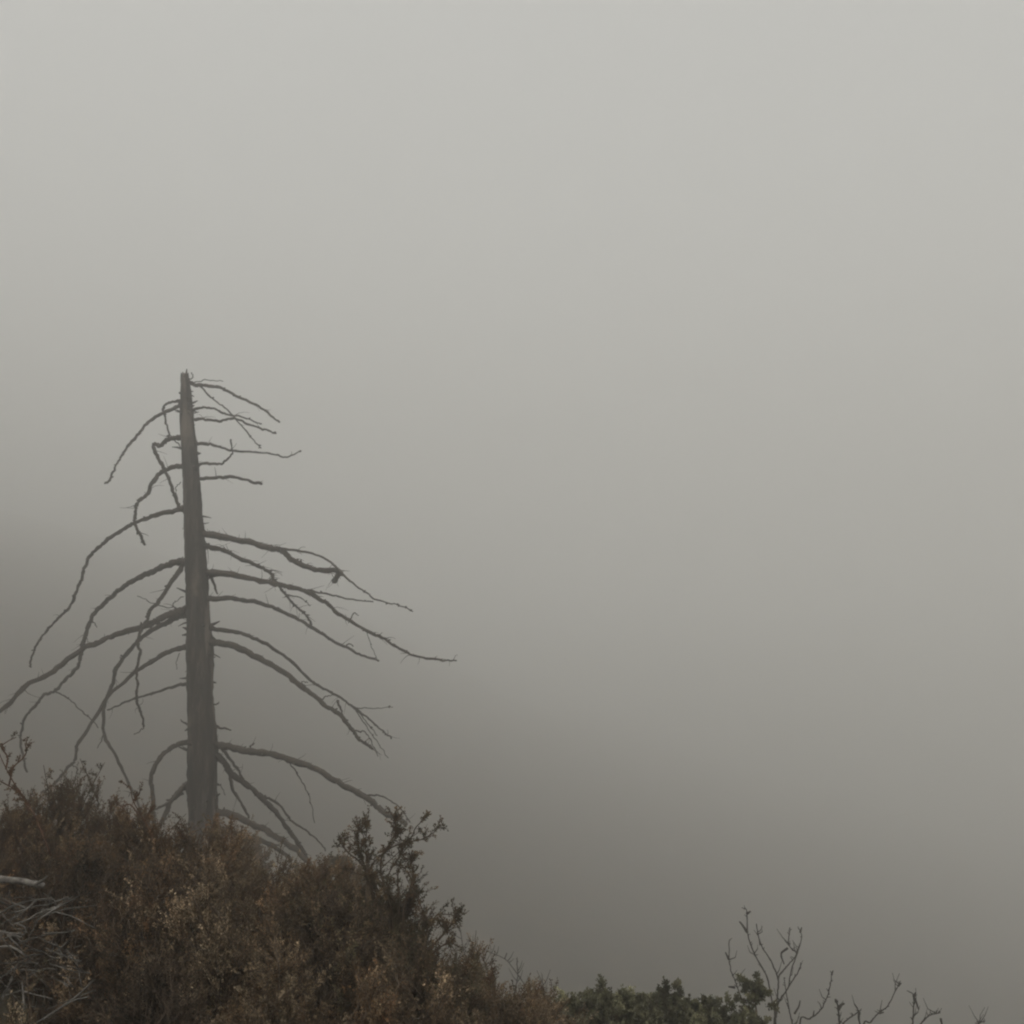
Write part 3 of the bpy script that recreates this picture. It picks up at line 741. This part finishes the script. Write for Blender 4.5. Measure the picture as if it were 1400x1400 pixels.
bare_shrub("tallest bare leafless shrub, its forked grey stems rising right of the green bush", [
    ([(1061, 1390), (1063, 1376), (1066, 1367), (1074, 1356), (1082, 1343), (1091, 1329), (1096, 1317)], 2.8, 1.4, True, []),
    ([(1086, 1415), (1083, 1399), (1079, 1380), (1075, 1357), (1072, 1338)], 2.6, 1.3, True, [[(1086, 1386), (1092, 1376), (1094, 1368)]]),
    ([(1062, 1370), (1064, 1351), (1065, 1335), (1075, 1322), (1085, 1311), (1089, 1303), (1083, 1298), (1078, 1290), (1079, 1278), (1080, 1268)], 2, 1.5, True, [[(1077, 1296), (1068, 1304), (1072, 1318)], [(1089, 1304), (1091, 1297)]]),
    ([(1064, 1340), (1062, 1332), (1053, 1312), (1042, 1295), (1037, 1280), (1034, 1263)], 1.7, 1.5, False, [[(1040, 1292), (1038, 1284)]]),
    ([(1056, 1372), (1051, 1345), (1046, 1330), (1034, 1309), (1027, 1293), (1022, 1275), (1021, 1246), (1017, 1242)], 1.8, 1.8, True, [[(1022, 1275), (1016, 1266), (1011, 1260)], [(1021, 1249), (1026, 1246)]]),
    ([(1016, 1372), (1005, 1341), (1000, 1329), (997, 1312), (997, 1286)], 1.4, 1.6, True, [[(997, 1312), (992, 1302)], [(1005, 1350), (996, 1349)]]),
    ([(1078, 1350), (1082, 1326), (1090, 1303), (1096, 1281), (1091, 1267)], 1.2, 1.3, False, [[(1094, 1275), (1096, 1268)]]),
], 8.6, (1068, 1440))
bare_shrub("short bare shrub with one thick dark stub and a slim curved stem beside it", [
    ([(1107, 1393), (1120, 1383), (1128, 1370), (1135, 1348), (1137, 1330)], 2, 1.2, True, [[(1137, 1333), (1139, 1327)], [(1112, 1390), (1113, 1382)]]),
    ([(1148, 1405), (1147, 1390), (1146, 1380), (1144, 1369)], 3.4, 2.2, True, [[(1146, 1380), (1150, 1374), (1154, 1372)], [(1144, 1370), (1142, 1366)]]),
    ([(1150, 1404), (1156, 1396), (1167, 1388), (1173, 1384), (1177, 1381)], 1.9, 1.7, True, [[(1175, 1384), (1174, 1392), (1176, 1402)]]),
], 8.2, (1146, 1440))
bare_shrub("single slanting bare stem leaning right, between the thick stub and the forked twig", [
    ([(1190, 1398), (1197, 1389), (1204, 1383), (1214, 1375), (1223, 1357), (1228, 1348), (1231, 1341)], 2, 1.3, True, [[(1202, 1385), (1208, 1384)], [(1228, 1348), (1232, 1344)]]),
], 8.4, (1180, 1440))
bare_shrub("bare shrub with a forked upright twig, last bare shrub towards the right edge", [
    ([(1247, 1410), (1248, 1395), (1249, 1380), (1249, 1361), (1245, 1357)], 2.6, 1.5, True, [[(1249, 1362), (1252, 1368), (1256, 1380)], [(1249, 1362), (1252, 1357)]]),
    ([(1256, 1404), (1262, 1396), (1271, 1388), (1278, 1386), (1285, 1385)], 1.7, 1.6, True, [[(1286, 1393), (1288, 1402)]]),
    ([(1335, 1406), (1340, 1398), (1346, 1397)], 2, 1.6, True, []),
], 8.0, (1258, 1440))
# far misty shrub beyond the thicket
bare_shrub("faint thin shrub fading into the fog just beyond the thicket's right slope", [
    ([(706, 1345), (708, 1334), (707, 1320), (707, 1309)], 2.2, 1.3, True, []),
    ([(720, 1350), (701, 1323), (690, 1311), (672, 1303), (654, 1296)], 1.6, .9, True, [[(690, 1311), (693, 1303)]]),
    ([(660, 1330), (655, 1310), (650, 1290), (651, 1272)], 1.6, 1.0, True, []),
    ([(640, 1320), (633, 1295), (630, 1275), (627, 1268)], 1.6, 1.0, True, []),
    ([(670, 1335), (664, 1320), (659, 1308)], 2.2, 1.6, True, []),
    ([(745, 1360), (742, 1345), (741, 1332)], 2, 1.2, True, []),
], 15.0, (680, 1420), group=None, fz=5, rs=1.15)
GB = "hazy shrubs near the foot of the dead tree"
shrub("misty_shrub", "hazy brown shrub just right of the dead tree's foot, under its lowest limb", 340, 1150, 12.0, .5, .5, ['brown', 'tan'], 420, GB, leaf=(.025, .009), sl=(.15, .28), rr=.03)
shrub("misty_shrub", "hazy brown shrub farther right of the dead tree's foot, where its limb tips touch down", 420, 1180, 11.0, .5, .5, ['brown', 'olive'], 420, GB, leaf=(.025, .009), sl=(.15, .28), rr=.03)
shrub("misty_shrub", "hazy shrub in the dip between dead limbs and the tall dark twigs", 470, 1185, 9.5, .4, .4, ['olive', 'brown'], 380, GB, leaf=(.022, .008), sl=(.13, .24), rr=.025)

# ------------------------------------------------------------------ grey dead twigs on the left
d0 = 3.1
b0 = at(20, 1330, d0)
root = empty("dead_shrub", (b0[0], b0[1], float(gz(b0[0], b0[1]))), "collapsed heap of weathered grey dead twigs at the left edge of the thicket", "dead shrub")
TW = [
    ([(-10, 1255), (20, 1238), (44, 1231), (62, 1229)], 2.2, 1.2), ([(8, 1250), (24, 1236), (52, 1222)], 1.3, .8), ([(-12, 1268), (10, 1276), (30, 1281), (34, 1268), (20, 1262)], 2.4, 1.4),
    ([(-10, 1280), (14, 1262), (40, 1252), (58, 1247)], 1.8, 1), ([(30, 1262), (60, 1245), (86, 1238)], 1.7, .9), ([(36, 1280), (58, 1255), (70, 1230)], 1.3, .7),
    ([(-8, 1296), (14, 1294), (30, 1303), (42, 1312)], 3, 2), ([(30, 1290), (52, 1300), (75, 1302), (98, 1310)], 1.4, .8), ([(5, 1325), (25, 1314), (45, 1305), (60, 1296)], 1.2, .7),
    ([(45, 1355), (52, 1335), (58, 1322)], 1.1, .7), ([(60, 1315), (85, 1308), (108, 1306)], 1.2, .7), ([(-8, 1344), (18, 1338), (36, 1330)], 1.1, .7), ([(70, 1335), (90, 1345), (104, 1352)], 1.2, .8),
    ([(-8, 1240), (12, 1252), (30, 1270), (36, 1295)], 1.6, .9), ([(-5, 1225), (22, 1236), (45, 1242)], 1.2, .7), ([(60, 1262), (80, 1266), (96, 1258)], 1.1, .7), ([(20, 1345), (60, 1325), (90, 1328)], 1, .6),
    ([(-5, 1310), (28, 1325), (70, 1322)], 1, .6), ([(75, 1290), (92, 1302), (112, 1322), (118, 1340)], 1, .6), ([(40, 1275), (55, 1282), (66, 1275)], 1.2, .8)]
for pts, r0, r1 in TW[::2] + TW[1:8:3]:
    off = random.uniform(-.12, .12); sl_ = random.uniform(-.04, .04)
    P = np.array([at(x, y, d0 + off + sl_ * i) for i, (x, y) in enumerate(pts)])
    S = spline(P, 6)
    for i in range(len(S)):
        S[i] += np.array([mnoise.noise(Vector((i * .6, pts[0][1], 1))), 0, mnoise.noise(Vector((i * .6, 2, pts[0][1])))]) * .003
    b = Buf(); b.tube(S, np.linspace(r0, r1, len(S)) * .6 * d0 / F, 6, rough=.15)
    for _ in range(2):
        i = random.randint(2, len(S) - 2)
        dd = unit(np.array([random.uniform(-1, 1), random.uniform(-.6, .2), random.uniform(-.3, .8)]))
        L = random.uniform(.03, .09)
        b.tube([S[i], S[i] + dd * L * .5 + rng.normal(0, .004, 3), S[i] + dd * L], [.0025, .002, .001], 4)
    build("stem", b, M_GREY, root)
# shorter snapped sticks of the same heap
for q in range(46):
    c = at(random.uniform(-15, 112), random.uniform(1222, 1378), d0 + random.uniform(-.06, .25))
    dd = unit(np.array([random.gauss(0, 1), random.gauss(0, .5), random.gauss(0, .45)]))
    L = random.uniform(.02, .1)
    b = Buf()
    r = random.uniform(.0009, .0026)
    k_ = rng.normal(0, .07, 3) * L
    b.tube([c - dd * L, c - dd * L * .2 + k_, c + dd * L * .4 + k_ * .5, c + dd * L], [r, r * .9, r * .8, r * .5], 5, rough=.15)
    build("twig", b, M_GREY, root)

# thick pale branch lying above the heap
b = Buf()
S = spline([at(x, y, 3.2) for x, y in ((-40, 1198), (0, 1202), (30, 1205), (60, 1211))], 6)
b.tube(S, np.linspace(5.2, 3.6, len(S)) * 3.2 / F, 9, rough=.1)
S2 = spline([at(x, y, 3.19 - .01 * i) for i, (x, y) in enumerate(((48, 1208), (58, 1204), (64, 1198)))], 4)
b.tube(S2, np.linspace(2.2, 1.2, len(S2)) * 3.2 / F, 6)
tag(build("dead_branch", b, M_GREY), "thick pale dead branch lying across the brush at the left edge", "dead branch")
# thin pale stick along the bottom left
b = Buf()
S = spline([at(x, y, 2.85) for x, y in ((48, 1400), (75, 1383), (100, 1366), (120, 1348), (128, 1340))], 5)
b.tube(S, np.linspace(1.6, .9, len(S)) * 2.85 / F, 6, rough=.1)
S = spline([at(x, y, 2.84) for x, y in ((92, 1372), (106, 1366), (122, 1363))], 4)
b.tube(S, np.linspace(1, .7, len(S)) * 2.85 / F, 5)
tag(build("dead_stick", b, M_GREY), "thin pale stick slanting up from the bottom left corner of the thicket", "stick")

# ------------------------------------------------------------------ light
SUN_EL, SUN_AZ = 60.0, -172.0          # azimuth measured from +Y (the view direction) to the right
sd = bpy.data.lights.new("sun", 'SUN')
sd.energy, sd.angle, sd.color = 1.4, R(20), (1, .97, .92)
so = bpy.data.objects.new("sun", sd); COL.objects.link(so)
dirv = Vector((math.sin(R(SUN_AZ)) * math.cos(R(SUN_EL)), math.cos(R(SUN_AZ)) * math.cos(R(SUN_EL)), math.sin(R(SUN_EL))))
so.rotation_euler = dirv.to_track_quat('Z', 'Y').to_euler()

w = bpy.data.worlds.new("World"); scene.world = w
w.use_nodes = True
nt = w.node_tree; N, L = nt.nodes, nt.links
bg = N["Background"]
sky = N.new("ShaderNodeTexSky"); sky.sky_type = 'NISHITA'; sky.sun_disc = False
sky.sun_elevation, sky.sun_rotation = R(SUN_EL), R(SUN_AZ)
# overcast: cloud takes the colour out of the sky and makes it brightest overhead (CIE overcast distribution)
bw = N.new("ShaderNodeRGBToBW"); L.new(sky.outputs[0], bw.inputs[0])
tc = N.new("ShaderNodeTexCoord"); sx = N.new("ShaderNodeSeparateXYZ"); L.new(tc.outputs["Generated"], sx.inputs[0])
cie = N.new("ShaderNodeMapRange"); cie.inputs[1].default_value = -.1; cie.inputs[2].default_value = 1.0
cie.inputs[3].default_value = .55; cie.inputs[4].default_value = 2.3
L.new(sx.outputs["Z"], cie.inputs[0])
cmb = N.new("ShaderNodeCombineColor")
for k, tint in enumerate((.996, 1.010, .992)):
    mm = N.new("ShaderNodeMath"); mm.operation = 'MULTIPLY'; mm.inputs[1].default_value = tint
    L.new(bw.outputs[0], mm.inputs[0]); L.new(mm.outputs[0], cmb.inputs[k])
mx = N.new("ShaderNodeVectorMath"); mx.operation = 'SCALE'
L.new(cmb.outputs[0], mx.inputs[0]); L.new(cie.outputs[0], mx.inputs["Scale"])
L.new(mx.outputs[0], bg.inputs["Color"])
bg.inputs["Strength"].default_value = .14

# ------------------------------------------------------------------ render settings
vs = scene.view_settings
scene.display_settings.display_device = 'sRGB'
vs.view_transform, vs.look, vs.exposure, vs.gamma = 'Standard', 'None', 0.51, 1.0
scene.render.engine = 'CYCLES'
cy = scene.cycles
cy.max_bounces, cy.diffuse_bounces, cy.glossy_bounces, cy.transmission_bounces = 12, 3, 1, 3
cy.volume_bounces = 8
cy.transparent_max_bounces = 8
cy.use_denoising = True
try:
    cy.denoiser = 'OPENIMAGEDENOISE'
except Exception:
    pass
cy.filter_width = 2.2
